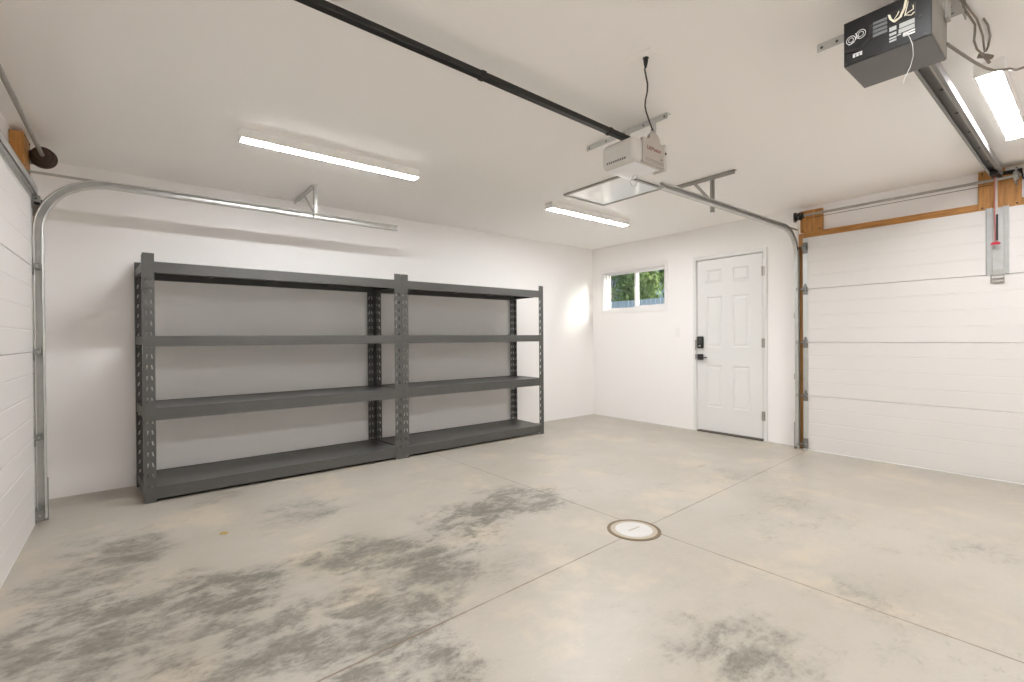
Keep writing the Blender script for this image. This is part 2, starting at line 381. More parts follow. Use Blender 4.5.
MB().tube([(-.018, -1.714, .896), (-.058, -1.714, .896)], .011, 14).tube([(-.055, -1.705, .896), (-.058, -1.74, .895), (-.057, -1.80, .893), (-.054, -1.822, .892)], [.010, .009, .008, .006], 12).build('lever_handle', 'black', lv, smooth=True)
pieces('strike_plate', 'hinge', d, [(e - .002, e, DY1 - .013, DY1 + .004, .865, .93), (e - .002, e, DY1 - .013, DY1 + .004, .98, 1.10)])

# wooden trim of the overhead-door openings
struct('trim_1', MB().box(-.04, 0, -2.853, -2.806, 0, 2.172), 'pine_z', 'upright pine jamb board beside the right overhead door', 'trim', bevel=.002)
struct('trim_2', MB().box(-.048, -.002, -5.62, -2.854, 2.112, 2.180), 'pine_y', 'long pine header strip above the right overhead door', 'trim', bevel=.002)
struct('trim_3', MB().box(XL, XL + .066, -.585, -.50, 0, 2.20), 'pine_z', 'upright pine jamb board beside the left overhead door', 'trim', bevel=.002)
struct('trim_4', MB().box(XL, XL + .035, -5.4, -.586, 2.13, 2.18), 'pine_y', 'pine header strip above the left overhead door', 'trim', bevel=.002)

def pad(name, x0, x1, y0, y1, z0, z1, label):
    t = thing(name, label, 'board', ((x0 + x1) / 2, (y0 + y1) / 2, z0))
    MB().box(x0, x1, y0, y1, z0, z1).build('plywood_face', 'ply', t, bevel=.003)
    xi = x0 if x0 < -.01 and x0 > -1 else x1; sg = -1 if xi == x0 else 1
    for a in (.1, .9):
        for b in (.07, .93):
            y = y0 + (y1 - y0) * a; z = z0 + (z1 - z0) * b
            MB().lathe((xi, y, z), (sg, 0, 0), [(.006, 0), (.006, .002), (.003, .003)], 10).build('screw_head', 'blackm', t)
    return t
pad('mounting_board', -.05, -.001, -3.018, -2.825, 2.181, 2.395, 'small square plywood pad at the corner of the right overhead door, behind the shaft end')
pad('mounting_board', -.06, -.049, -4.355, -4.118, 2.118, 2.43, 'large square plywood pad behind the rail end above the right overhead door')
pad('mounting_board', XL + .001, XL + .066, -.65, -.44, 2.205, 2.415, 'plywood pad in the top left corner beside the brown cable drum')

# ------------------------------------------------------------------ overhead doors
def overhead_door(name, label, xf, s, y_near, y_far, nsec_h=.531):
    # xf = room-side face, s = +1 when the room lies toward +X, y_near = edge close to the shelves' wall
    t = thing(name, label, 'garage door', (xf, (y_near + y_far) / 2, 0))
    th = .045
    X = lambda q: xf - s * q            # q = depth behind the room face
    for k in range(4):
        z0 = .012 + k * nsec_h; z1 = z0 + nsec_h - .0025 - (.018 if k == 3 else 0)
        prof = [(th, z0), (.003, z0), (0, z0 + .003)]
        for g in range(1, 4):
            zc = z0 + nsec_h * g / 4
            prof += [(0, zc - .006), (.0014, zc - .0015), (.0014, zc + .0015), (0, zc + .006)]
        prof += [(0, z1 - .003), (.003, z1), (th, z1)]
        sec = MB(); yy = sorted((y_near, y_far))
        sec.sweep([((0, yy[0], 0), (1, 0, 0), (0, 0, 1)), ((0, yy[1], 0), (1, 0, 0), (0, 0, 1))], [(X(a), b) for (a, b) in prof])
        so = sec.build('door_section', 'gdoor', t)
        dy = -1 if y_far < y_near else 1
        es = MB().box(X(-.0015), X(th + .001), y_near, y_near + dy * .046, z0 + .001, z1 - .001)
        es.build('end_stile', 'galv_bright' if k != 1 else 'galv', so)
        MB().box(X(-.0015), X(th + .001), y_far, y_far - dy * .055, z0 + .001, z1 - .001).build('end_stile', 'galv', so)
    MB().box(X(.004), X(th - .004), y_near, y_far, 0.0, .0125).build('gap_light_strip', 'gap_light', t)  # white strip added to imitate daylight leaking under the door
    # hinges with rollers along the visible edge, and along the other edge
    for ye, sg in ((y_near, 1), (y_far, -1)):
        for k in range(5):
            z = [.06, .012 + nsec_h, .012 + 2 * nsec_h, .012 + 3 * nsec_h, 2.02][k]
            yc = ye - sg * .023
            h = MB()
            if k == 0:
                h.box(X(-.003), X(-.007), yc - .022, yc + .022, .016, .115).box(X(-.003), X(-.035), yc - .02, yc - .016, .03, .09)
                h.box(X(-.003), X(-.035), yc + .016, yc + .02, .03, .09)
            elif k == 4:
                h.box(X(-.003), X(-.006), yc - .022, yc + .022, z - .06, z + .05).box(X(-.004), X(-.04), yc - .02, yc - .016, z - .02, z + .02)
                h.box(X(-.036), X(-.04), yc - .02, yc + .02, z - .02, z + .02)
            else:
                h.box(X(-.003), X(-.006), yc - .022, yc + .022, z - .055, z - .012).quad(*[(X(-.004), yc - .02, z + .012), (X(-.004), yc + .02, z + .012), (X(-.004), yc + .007, z + .055), (X(-.004), yc - .007, z + .055)])
                h.box(X(-.004), X(-.034), yc - .018, yc - .014, z - .018, z + .018).box(X(-.004), X(-.034), yc + .014, yc + .018, z - .018, z + .018)
                h.box(X(-.032), X(-.036), yc - .018, yc + .018, z - .014, z + .014)
            ho = h.build('roller_hinge', 'hinge_steel', t, bevel=.001)
            xr = TRX[name] if name in TRX else xf
            MB().cyl((xr, yc + sg * -.022, z), (xr, ye + sg * .040, z), .0055, 10).lathe((xr, ye + sg * .040, z), (0, sg, 0), [(.012, 0), (.021, .002), (.021, .010), (.012, .012)], 20).build('roller', 'blackm' if k == 4 else 'galv_dull', ho, smooth=True)
    return t
TRX = {}
XR, XLD = -.09, -5.82
TRX['garage_door'] = -.09 - .022
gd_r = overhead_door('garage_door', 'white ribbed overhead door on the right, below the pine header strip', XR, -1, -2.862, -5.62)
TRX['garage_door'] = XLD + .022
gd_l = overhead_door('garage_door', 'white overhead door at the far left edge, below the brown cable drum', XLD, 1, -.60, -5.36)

# operator reinforcement on the right door
rb = MB(); yb0, yb1 = -4.292, -4.166
for (a, b) in ((yb1 - .036, yb1), (yb0, yb0 + .030)):
    rb.box(XR - .004, XR - .001, a, b, 1.605, 2.125)
    rb.box(XR - .028, XR - .004, a, a + .004, 1.605, 2.125).box(XR - .028, XR - .004, b - .004, b, 1.605, 2.125)
rb.box(XR - .006, XR - .001, yb0 + .03, yb1 - .036, 1.61, 2.12)
rp = rb.build('reinforcing_plate', 'galv_plate', gd_r)
hp = MB().box(XR - .01, XR - .001, -4.268, -4.192, 1.60, 1.642)
hp.box(XR - .03, XR - .004, -4.268, -4.264, 1.545, 1.605).box(XR - .03, XR - .004, -4.196, -4.192, 1.545, 1.605).box(XR - .03, XR - .002, -4.268, -4.192, 1.545, 1.55)
hp.cyl((XR - .02, -4.27, 1.575), (XR - .02, -4.19, 1.575), .006, 10)
hp.build('center_hinge', 'galv_dull', gd_r, bevel=.001)
# strut along the top of the left door
st = MB()
for z in (2.045, 2.09): st.box(XLD + .001, XLD + .028, -5.34, -.605, z, z + .004)
st.box(XLD + .024, XLD + .028, -5.34, -.605, 2.045, 2.094).box(XLD + .001, XLD + .004, -5.34, -.605, 2.025, 2.115)
st.build('top_strut', 'galv', gd_l)

# ------------------------------------------------------------------ tracks
CP = [(-.026, 0), (-.026, .0), (.026, 0), (.026, .026), (.019, .032), (.014, .030), (.017, .026), (.023, .024), (.023, .003), (-.023, .003), (-.023, .024), (-.017, .026), (-.014, .030), (-.019, .032), (-.026, .026)]
def track_path(xv, s, R, zh, xend, y, w):   # vertical at xv, room toward s, horizontal at zh
    pts = [((xv, y, .02), (s, 0, 0))]
    cxn, czn = xv + s * R, zh - R
    for i in range(17):
        a = math.pi / 2 * i / 16
        p = (cxn - s * R * math.cos(a), y, czn + R * math.sin(a)); n = (s * math.cos(a), 0, -math.sin(a))
        pts.append((p, n))
    pts.append(((xend, y, zh), (0, 0, -1)))
    return [(p, n, (0, w, 0)) for (p, n) in pts]
def door_track(label, xv, s, R, zh, xend, y, w, wallx, hang_x, hang):
    t = thing('garage_door_track', label, 'track', (xv, y, 0))
    MB().sweep(track_path(xv, s, R, zh, xend, y, w), CP[1:]).build('rail', 'galv', t, smooth=True)
    # angle iron along the top of the horizontal run, to the wall
    MB().box(xv - s * .06, xend, y - w * .003, y, zh + .012, zh + .034).build('stiffening_angle', 'galv_dull', t) if hang != 'short' else \
        MB().box(xv - s * .06, xv + s * (R + .12), y - w * .003, y, zh + .010, zh + .026).build('stiffening_angle', 'galv_dull', t)
    # jamb brackets and bottom foot
    for z in (.10, .72, 1.35):
        b = MB().box(wallx, xv, y - w * .006, y - w * .002, z - .02, z + .02).box(min(wallx, wallx + s * .004), max(wallx, wallx + s * .004), y - w * .05, y - w * .002, z - .03, z + .03)
        b.build('jamb_bracket', 'galv_dull', t)
    b = MB().box(xv - .032, xv + .032, y - w * .008, y - w * .002, 0, .27); b.build('foot_plate', 'galv_dull', t)
    fl = MB().box(wallx, xv + s * .01, y - w * .006, y - w * .002, 1.93, 2.06).build('flag_bracket', 'galv', t)
    return t
tr = door_track('curved steel track left of the right overhead door, running below the ceiling past the hatch', -.092, -1, .30, 2.200, -2.43, -2.795, -1, -.041 + .04, -1.65, 'short')
tl = door_track('curved steel track along the back wall beside the left overhead door, above the shelving', -5.80, 1, .35, 2.188, -3.37, -.545, -1, XL, -4.1, 'short')
# ceiling hangers belong to their tracks
hr = MB().box(-1.668, -1.632, -2.955, -2.44, H - .004, H).box(-1.668, -1.664, -2.955, -2.44, H - .034, H)
hr.box(-1.652, -1.648, -2.768, -2.742, 2.15, H - .004).box(-1.652, -1.625, -2.768, -2.764, 2.15, H - .004)
hb = Vector((-1.655, -2.60, H - .01)); hc = Vector((-1.655, -2.755, 2.235))
hr.sweep([(hb, (0, -.009, .007), (1, 0, 0)), (hc, (0, -.009, .007), (1, 0, 0))], [(-1, -.002), (1, -.002), (1, .002), (-1, .002)])
hr.build('ceiling_hanger', 'galv_dull', tr)
hl = MB().box(-4.15, -4.11, -.62, -.02, H - .004, H).box(-4.15, -4.146, -.62, -.02, H - .034, H)
hl.box(-4.128, -4.124, -.575, -.548, 2.16, H - .004).box(-4.128, -4.098, -.552, -.548, 2.16, H - .004)
hl.sweep([(Vector((-4.13, -.28, H - .01)), (0, -.008, .010), (1, 0, 0)), (Vector((-4.13, -.545, 2.23)), (0, -.008, .010), (1, 0, 0))], [(-1, -.002), (1, -.002), (1, .002), (-1, .002)])
hl.build('ceiling_hanger', 'galv', tl)
# slim angle strip in the corner behind the left track
ls = thing('corner_strip', 'slim upright steel angle strip in the back left corner behind the track', 'angle strip', (-5.815, -.24, 0))
MB().box(-5.818, -5.805, -.247, -.243, .0, 2.10).box(-5.818, -5.814, -.247, -.215, 0, 2.10).build('upright_angle', 'galv', ls)
pieces('wall_bracket', 'galv_dull', ls, [(XL, -5.814, -.245, -.215, z, z + .04) for z in (.2, 1.0, 1.9)])

# ------------------------------------------------------------------ torsion shafts
def shaft(label, x, z, y0, y1, drum_m, dy, wallx, r=.062):
    t = thing('torsion_shaft', label, 'shaft', (x, (y0 + y1) / 2, z))
    MB().cyl((x, y0, z), (x, y1, z), .0115, 16).build('rod', 'galv_dull', t, smooth=True)
    for y, sg in ((dy, -1), (y1 + .06, 1)):
        prof = [(.014, -.02), (r * .55, -.018), (r * .6, .0), (r * .86, .004)]
        for k in range(4): prof += [(r * (.90 - .05 * k), .010 + .010 * k), (r * (.84 - .05 * k), .015 + .010 * k)]
        prof += [(r, .052), (r, .060), (.014, .064)]
        MB().lathe((x, y, z), (0, -sg, 0), prof, 32).build('cable_drum', drum_m, t, smooth=True)
        b = MB().box(min(x, wallx) - .0, max(x, wallx), y - sg * .075 - .002, y - sg * .075 + .002, z - .045, z + .045)
        b.build('bearing_plate', 'galv_dull', t)
    return t
sr = shaft('long horizontal steel shaft above the right overhead door', -.115, 2.335, -2.80, -5.62, 'blackm', -2.862, -.05, .045)
sl = shaft('steel shaft with a brown drum above the left overhead door', -5.775, 2.315, -.46, -5.40, 'brownmetal', -.555, XL + .067, .066)
MB().box(-.145, -.06, -4.333, -4.327, 2.275, 2.395).lathe((-.115, -4.318, 2.335), (0, -1, 0), [(.034, 0), (.034, .025), (.02, .03)], 24).build('center_bearing', 'galv_dull', sr)
MB().tube([(-.115 + .030 * math.cos(a), -4.355 - .7 * i / 480, 2.335 + .030 * math.sin(a)) for i in range(481) for a in [i * 2 * math.pi / 12]], .0045, 6).build('spring', 'blackm', sr, smooth=True)
cab = MB().cyl((-.15, -2.838, .06), (-.158, -2.845, 2.33), .0016, 6).build('lift_cable', 'galv_dull', sr)
MB().cyl((-.100, -2.90, 2.305), (-.085, -4.2, 2.306), .002, 6).build('thin_dark_line', 'wire_black', sr)  # thin dark line just below the shaft

# ------------------------------------------------------------------ shelving
def slot_flange(mb, o, u, wdt, h, pitch, mirror=False):
    # flat strip from o along u (unit) with two columns of slanted slots
    o = Vector(o); u = Vector(u); Z = Vector((0, 0, 1))
    n = int(h // pitch); z = 0
    def P(a, b): return tuple(o + u * (a * wdt) + Z * b)
    c1, c2, hw, sl = .30, .72, .065, .045
    for k in range(n):
        zb, za, zc, zt = k * pitch, k * pitch + pitch * .30, k * pitch + pitch * .70, (k + 1) * pitch
        # slot columns lean toward each other at the top
        A = [(c1 - hw - sl, c1 + hw - sl, c2 - hw + sl, c2 + hw + sl), (c1 - hw + sl, c1 + hw + sl, c2 - hw - sl, c2 + hw - sl)]
        lo, hi = (A[1], A[0]) if mirror else (A[0], A[1])
        mb.quad(P(0, zb), P(1, zb), P(1, za), P(lo[3], za), P(lo[2], za), P(lo[1], za), P(lo[0], za), P(0, za))
        mb.quad(P(0, za), P(lo[0], za), P(hi[0], zc), P(0, zc)); mb.quad(P(lo[1], za), P(lo[2], za), P(hi[2], zc), P(hi[1], zc)); mb.quad(P(lo[3], za), P(1, za), P(1, zc), P(hi[3], zc))
        mb.quad(P(0, zc), P(hi[0], zc), P(hi[1], zc), P(hi[2], zc), P(hi[3], zc), P(1, zc), P(1, zt), P(0, zt))
    if h - n * pitch > 1e-4: mb.quad(P(0, n * pitch), P(1, n * pitch), P(1, h), P(0, h))
def shelving_unit(label, x0, x1, yf, yb, dl, dr):
    t = thing('shelving_unit', label, 'shelving', ((x0 + x1) / 2, (yf + yb) / 2, 0), 'charcoal steel shelving units along the back wall')
    PW, hp, pitch = .068, 1.752, .0762
    def warp(x, y, z):
        q = min(1, max(0, (x - x0) / (x1 - x0))); return (x + (dl + (dr - dl) * q) * (y - yf) / (yb - yf), y, z)
    MB.warp = warp
    for (x, sx) in ((x0, 1), (x1, -1)):
        for (y, sy) in ((yf, 1), (yb, -1)):
            p = MB()
            slot_flange(p, (x, y, 0), (sx, 0, 0), PW, hp, pitch)
            slot_flange(p, (x, y, 0), (0, sy, 0), .045, hp - .012, pitch, True)
            po = p.build('upright_post', 'rack', t, solid=.0022)
            MB().box(x - .001 * sx, x + sx * .045, y - sy * .001, y + sy * .03, 0.0, .004).build('foot', 'blackm', po)
    e = .0025
    for zt, bh in ((1.695, .078), (1.172, .074), (.663, .086), (.106, .084)):
        z0 = zt - bh
        xa, xb = x0 + e, x1 - e
        for (y, sy, nm) in ((yf, 1, 'front_beam'), (yb, -1, 'rear_beam')):
            b = MB()
            # step beam: outer skin, top lip and inner ledge
            pr = [(.004, z0), (.032, z0), (.032, z0 + .010), (.012, z0 + .012), (.012, zt - .022), (.034, zt - .022), (.034, zt - .018), (.008, zt - .016), (.008, zt), (.004, zt)]
            b.sweep([((xa + .02, y, 0), (0, sy, 0), (0, 0, 1)), ((xb - .02, y, 0), (0, sy, 0), (0, 0, 1))], pr)
            for xx, sg in ((xa, 1), (xb, -1)): b.box(xx + sg * .002, xx + sg * (PW - .01), y + sy * .0025, y + sy * .0052, z0 - .006, zt + .002)
            b.build(nm, 'rack', t, bevel=.0012)
        for x, sx in ((xa, 1), (xb, -1)):
            b = MB(); pr = [(.002, z0 + .012), (.026, z0 + .012), (.026, z0 + .016), (.006, z0 + .016), (.006, zt - .002), (.002, zt - .002)]
            b.sweep([((x, yf + .01, 0), (sx, 0, 0), (0, 0, 1)), ((x, yb - .01, 0), (sx, 0, 0), (0, 0, 1))], pr)
            b.build('side_beam', 'rack', t, bevel=.001)
        k = MB().box(xa + .008, xb - .008, yf + .0085, yb - .0085, zt - .016, zt - .0035); k.build('shelf_board', 'rack', t, bevel=.001)
        for q in (.25, .5, .75): xx = xa + (xb - xa) * q; MB().box(xx - .02, xx + .02, yf + .034, yb - .034, zt - .040, zt - .016).build('support_rib', 'rack', t)
    MB.warp = None
    return t
shelving_unit('left of two charcoal steel shelving units, nearest the left overhead door', -5.286, -3.352, -.588, -.03, -.042, -.040)
shelving_unit('right of two charcoal steel shelving units, nearest the small window', -3.348, -1.535, -.588, -.03, -.036, .012)

# ------------------------------------------------------------------ ceiling lights
def ceiling_light(label, x0, x1, y0, y1):
    t = thing('ceiling_light', label, 'ceiling light', ((x0 + x1) / 2, (y0 + y1) / 2, H), 'linear ceiling lights')
    hd = .058
    pr = [(y0, H), (y0, H - hd + .006), (y0 + .006, H - hd), (y0 + .010, H - hd), (y0 + .010, H - hd + .012), (y1 - .010, H - hd + .012), (y1 - .010, H - hd), (y1 - .006, H - hd), (y1, H - hd + .006), (y1, H)]
    MB().sweep([((x0 + .008, 0, 0), (0, 1, 0), (0, 0, 1)), ((x1 - .008, 0, 0), (0, 1, 0), (0, 0, 1))], pr).build('housing', 'frame_white', t)
    for a, b in ((x0, x0 + .008), (x1 - .008, x1)): MB().box(a, b, y0 - .001, y1 + .001, H - hd - .004, H).build('end_cap', 'frame_white', t, bevel=.002)
    MB().box(x0 + .008, x1 - .008, y0 + .0105, y1 - .0105, H - hd - .003, H - hd + .010).build('diffuser', 'lamp', t)
    return t
ceiling_light('lit white linear ceiling light above the left shelving unit', -4.81, -3.60, -1.46, -1.362)
ceiling_light('lit white linear ceiling light near the hatch, pointing toward the small window', -2.21, -1.035, -1.465, -1.367)
ceiling_light('lit white linear ceiling light at right beside the grey opener rail', -2.14, -.945, -4.455, -4.352)
ceiling_light('linear ceiling light behind the camera', -4.81, -3.60, -4.455, -4.352)

# attic hatch
h = thing('attic_hatch', 'glossy white square hatch panel in the ceiling below the white opener', 'hatch', (-2.0, -2.02, H))
hx0, hx1, hy0, hy1 = -2.275, -1.725, -2.355, -1.685
fr = MB()
for (a, b, c2, d2) in ((hx0, hx0 + .022, hy0, hy1), (hx1 - .022, hx1, hy0, hy1), (hx0, hx1, hy0, hy0 + .022), (hx0, hx1, hy1 - .022, hy1)): fr.box(a, b, c2, d2, H - .016, H)
fr.build('hatch_frame', 'galv_dull', h, bevel=.002)
MB().box(hx0 + .024, hx1 - .024, hy0 + .024, hy1 - .024, H - .010, H).build('hatch_panel', 'hatch', h)

# ------------------------------------------------------------------ white opener with black rail
o = thing('garage_door_opener', 'pale grey ceiling opener with a long black rail running left', 'garage door opener', (-2.985, -2.98, 2.15))
DZ = -.034
bd = MB().box(-3.13, -2.84, -3.105, -2.862, 2.165 + DZ, 2.315 + DZ).build('body', 'beige_plastic', o, bevel=.035, seg=5, smooth=True)
pr = [(-3.06, 2.172), (-2.848, 2.172), (-2.848, 2.30), (-2.89, 2.312), (-2.905, 2.345), (-2.925, 2.360), (-2.970, 2.360), (-2.990, 2.345), (-3.000, 2.318), (-3.06, 2.312)]
MB().sweep([((0, -3.114, DZ), (1, 0, 0), (0, 0, 1)), ((0, -3.094, DZ), (1, 0, 0), (0, 0, 1))], pr).build('end_plate', 'plate_plastic', o, bevel=.003)
MB().box(-2.855, -2.834, -3.118, -3.03, 2.160 + DZ, 2.318 + DZ).build('corner_cover', 'beige_plastic', o, bevel=.006, seg=3)
text('brand_lettering', 'LiftMaster', 'red_ink', o, (-2.955, -3.1145, 2.262 + DZ), (1, 0, 0), (0, 0, 1), .034)
pieces('seam_groove', 'groove', o, [(-3.04, -2.865, -3.116, -3.1135, 2.196 + DZ, 2.199 + DZ), (-3.04, -2.865, -3.116, -3.1135, 2.186 + DZ, 2.188 + DZ)])
MB().box(-2.89, -2.875, -3.116, -3.1135, 2.214 + DZ, 2.220 + DZ).build('indicator', 'vent', o)
pieces('screw_socket', 'blackm', o, [], [((-3.092, -3.089, 2.285 + DZ), (-.7, -.7, 0), [(.010, 0), (.010, .006), (.006, .0075)], 16), ((-2.845, -3.116, 2.262 + DZ), (.2, -.95, 0), [(.008, 0), (.008, .004), (.005, .0055)], 16)])
pieces('vent_slot', 'vent', o, [(-3.1315, -3.127, -3.045 + k * .016, -3.036 + k * .016, 2.192 + DZ, 2.203 + DZ) for k in range(9)])
le = MB(); nx = 8
for i in range(nx):
    for j in range(nx):
        def Q(a, b):
            u, v = a / nx, b / nx
            return (-3.105 + .235 * u, -3.09 + .215 * v, 2.166 + DZ - .014 * (1 - (2 * u - 1) ** 4) * (1 - (2 * v - 1) ** 4))
        le.quad(Q(i, j), Q(i, j + 1), Q(i + 1, j + 1), Q(i + 1, j))
le.build('light_lens', 'lens', o, smooth=True)
MB().tube([(-2.94, -2.975, 2.13), (-2.975, -2.98, 2.105), (-3.005, -2.98, 2.065), (-2.985, -2.98, 2.045), (-2.955, -2.98, 2.052), (-2.935, -2.98, 2.085), (-2.94, -2.98, 2.13)], .0016, 6).build('antenna_wire', 'label_grey', o)
r0, r1 = Vector((-5.86, -2.952, 2.388)), Vector((-2.955, -2.952, 2.332)); rd = (r1 - r0).normalized(); ru = Vector((0, 1, 0)).cross(rd) * -1
if ru.z < 0: ru = -ru
RP = [(-.018, -.014), (.018, -.014), (.018, .014), (-.018, .014)]
rl = MB().sweep([(r0, (0, 1, 0), ru), (r1, (0, 1, 0), ru)], RP).build('rail', 'black', o, bevel=.003)
for q in (.62, .93):
    c0 = r0 + (r1 - r0) * q
    MB().sweep([(c0 - rd * .012, (0, 1, 0), ru), (c0 + rd * .012, (0, 1, 0), ru)], [(a * 1.12, b * 1.12) for (a, b) in RP]).build('rail_clamp', 'black', rl)
mb_ = MB().box(-2.905, -2.90, -3.17, -2.545, H - .034, H).box(-2.905, -2.866, -3.17, -2.545, H - .004, H)
mb_.box(-2.90, -2.896, -2.90, -2.87, 2.27, H - .004).box(-2.90, -2.896, -3.09, -3.06, 2.27, H - .004)
mo = mb_.build('ceiling_bracket', 'galv_bright', o, bevel=.001)
pieces('bolt_hole', 'vent', mo, [], [((-2.9055, -3.15 + k * .145, H - .019), (-1, 0, 0), [(.006, 0), (.006, .001)], 10) for k in range(5)])
rg = MB().tube([(-2.955 + .014 * math.cos(a), -3.104, 2.352 + DZ + .016 + .02 * math.sin(a)) for a in [i * 2 * math.pi / 16 for i in range(17)]], .003, 8, cap=False).build('hang_ring', 'galv_dull', o, smooth=True)

# cord from the ceiling outlet to the white opener
co = thing('ceiling_outlet', 'small white ceiling plate where the black cord plugs in', 'outlet', (-3.46, -3.42, H))
MB().box(-3.505, -3.415, -3.48, -3.36, H - .006, H).build('cover_plate', 'ceiling', co, bevel=.002)
MB().lathe((-3.46, -3.42, H - .005), (0, 0, -1), [(.014, 0), (.014, .004), (.010, .006)], 18).build('socket', 'blackm', co)
pc = thing('power_cord', 'wavy black cord hanging from the ceiling plate to the pale grey opener', 'cord', (-3.46, -3.42, H))
MB().lathe((-3.46, -3.42, H - .008), (.1, .1, -1), [(.010, 0), (.011, .012), (.008, .028), (.004, .042)], 16).build('plug', 'blackm', pc, smooth=True)
MB().tube([(-3.456, -3.417, 2.395), (-3.412, -3.379, 2.418), (-3.354, -3.345, 2.420), (-3.296, -3.313, 2.413), (-3.244, -3.274, 2.405), (-3.199, -3.231, 2.395), (-3.149, -3.192, 2.393), (-3.09, -3.159, 2.385), (-3.026, -3.13, 2.374), (-2.975, -3.112, 2.352), (-2.955, -3.104, 2.345)], .0042, 8).build('cable', 'wire_black', pc, smooth=True)

# ------------------------------------------------------------------ grey opener with steel rail
g = thing('garage_door_opener', 'dark grey box ceiling opener with wires on its back, steel rail to the right door', 'garage door opener', (-3.10, -4.26, 2.15))
gx0, gx1, gy0, gy1, gz0, gz1 = -3.22, -2.978, -4.387, -4.134, 2.15, 2.315
cs = MB().box(gx0 + .004, gx1, gy0 + .002, gy1, gz0, gz1).build('case', 'op_grey', g, bevel=.003)
MB().box(gx0 + .006, gx1 - .002, gy0, gy0 + .002, gz0 + .004, gz1 - .002).build('side_cover', 'op_side', g, bevel=.0015)
bp = MB().box(gx0, gx0 + .004, gy0 + .001, gy1, gz0 + .002, gz1).build('back_panel', 'op_black', g, bevel=.0015)
F = gx0                                   # back face lies at X = gx0 and faces -X
# raised control panel outline (dark step) and emblem
stp = MB()
for (a, b) in (((-4.140, 2.205), (-4.188, 2.196)), ((-4.188, 2.196), (-4.218, 2.226)), ((-4.218, 2.226), (-4.218, 2.268))):
    (ya, za), (yb, zb) = a, b
    dx = Vector((0, yb - ya, zb - za)).normalized(); nn = Vector((0, -dx.z, dx.y)) * .005
    A, B = Vector((F, ya, za)), Vector((F, yb, zb))
    stp.sweep([(A, (1, 0, 0), nn), (B, (1, 0, 0), nn)], [(-.004, -1), (-.004, 1), (.001, 1), (.001, -1)])
stp.build('panel_step', 'black', bp)
def ring(mb, y, z, r, w, n=28):
    for i in range(n):
        a0, a1 = 2 * math.pi * i / n, 2 * math.pi * (i + 1) / n
        pts = []
        for (a, rr) in ((a0, r), (a1, r), (a1, r - w), (a0, r - w)): pts.append((y + rr * math.cos(a), z + rr * math.sin(a) * 1.05))
        mb.quad(*[(F - .0008, *q) for q in pts]); mb.quad(*[(F + .0005, *q) for q in reversed(pts)])
em = MB(); ring(em, -4.157, 2.243, .0150, .0020); ring(em, -4.157, 2.243, .0085, .0016); ring(em, -4.188, 2.251, .0155, .0020); ring(em, -4.188, 2.251, .0090, .0016)
for (ya, za, yb, zb) in ((-4.150, 2.226, -4.166, 2.236), (-4.172, 2.238, -4.176, 2.262), (-4.170, 2.262, -4.182, 2.240)): em.tube([(F - .0005, ya, za), (F - .0005, yb, zb)], .0009, 6)
em.build('ring_emblem', 'label_white', bp)
mk = MB()
for k in range(3): mk.box(F - .001, F, -4.163 - k * .0105 - .0075, -4.163 - k * .0105, 2.174, 2.187 - (k == 1) * .001)
mk.box(F - .001, F, -4.192, -4.163, 2.184, 2.188).build('small_white_label', 'label_white', bp)
vn = MB()
for k in range(4): vn.box(F - .003, F, -4.266, -4.225, 2.218 + k * .0145, 2.2285 + k * .0145)
vn.build('vent_grille', 'vent', bp)
for (y0, y1, z0, z1) in ((-4.292, -4.272, 2.215, 2.229), (-4.292, -4.272, 2.199, 2.208), (-4.292, -4.272, 2.187, 2.193), (-4.292, -4.272, 2.177, 2.183), (-4.305, -4.294, 2.190, 2.194)): MB().box(F - .001, F, y0, y1, z0, z1).build('terminal_label', 'label_grey', bp)
for (y0, y1, z0, z1) in ((-4.342, -4.300, 2.213, 2.229), (-4.342, -4.298, 2.196, 2.210)): MB().box(F - .001, F, y0, y1, z0, z1).build('terminal_label', 'label_grey', bp)
for (y0, y1, z0, z1) in ((-4.343, -4.312, 2.187, 2.192), (-4.343, -4.312, 2.178, 2.1835), (-4.326, -4.310, 2.180, 2.191)): MB().box(F - .0012, F, y0, y1, z0, z1).build('terminal_label', 'label_white', bp)
MB().box(F - .002, F + .001, -4.345, -4.271, 2.234, 2.283).build('terminal_recess', 'black', bp)
pieces('screw_head', 'blackm', bp, [], [((F, y, z), (-1, 0, 0), [(.004, 0), (.004, .003)], 12) for (y, z) in ((-4.357, 2.226), (-4.368, 2.160), (-4.14, 2.16))])
def wfix(pts): return [(min(x, F - .005), y, z) for (x, y, z) in pts]
ww = MB()
for q in range(2):
    ww.tube([(x - .003 * q, y + .003 * q, z) for (x, y, z) in wfix([(-3.215, -4.330, 2.318), (-3.231, -4.323, 2.295), (-3.225, -4.317, 2.274), (-3.224, -4.306, 2.249), (-3.229, -4.290, 2.238), (-3.229, -4.279, 2.254), (-3.22, -4.274, 2.272)])], .0018, 7)
ww.tube(wfix([(-3.224, -4.306, 2.249), (-3.23, -4.285, 2.244), (-3.222, -4.296, 2.262), (-3.224, -4.300, 2.272)]), .0016, 7)
ww.tube(wfix([(-3.217, -4.326, 2.293), (-3.228, -4.318, 2.252), (-3.235, -4.318, 2.242), (-3.24, -4.328, 2.246), (-3.229, -4.340, 2.256), (-3.225, -4.339, 2.272)]), .0015, 7)
ww.tube(wfix([(-3.235, -4.322, 2.242), (-3.226, -4.334, 2.240), (-3.224, -4.342, 2.247)]), .0014, 7)
ww.build('control_wires', 'wire_white', g, smooth=True)
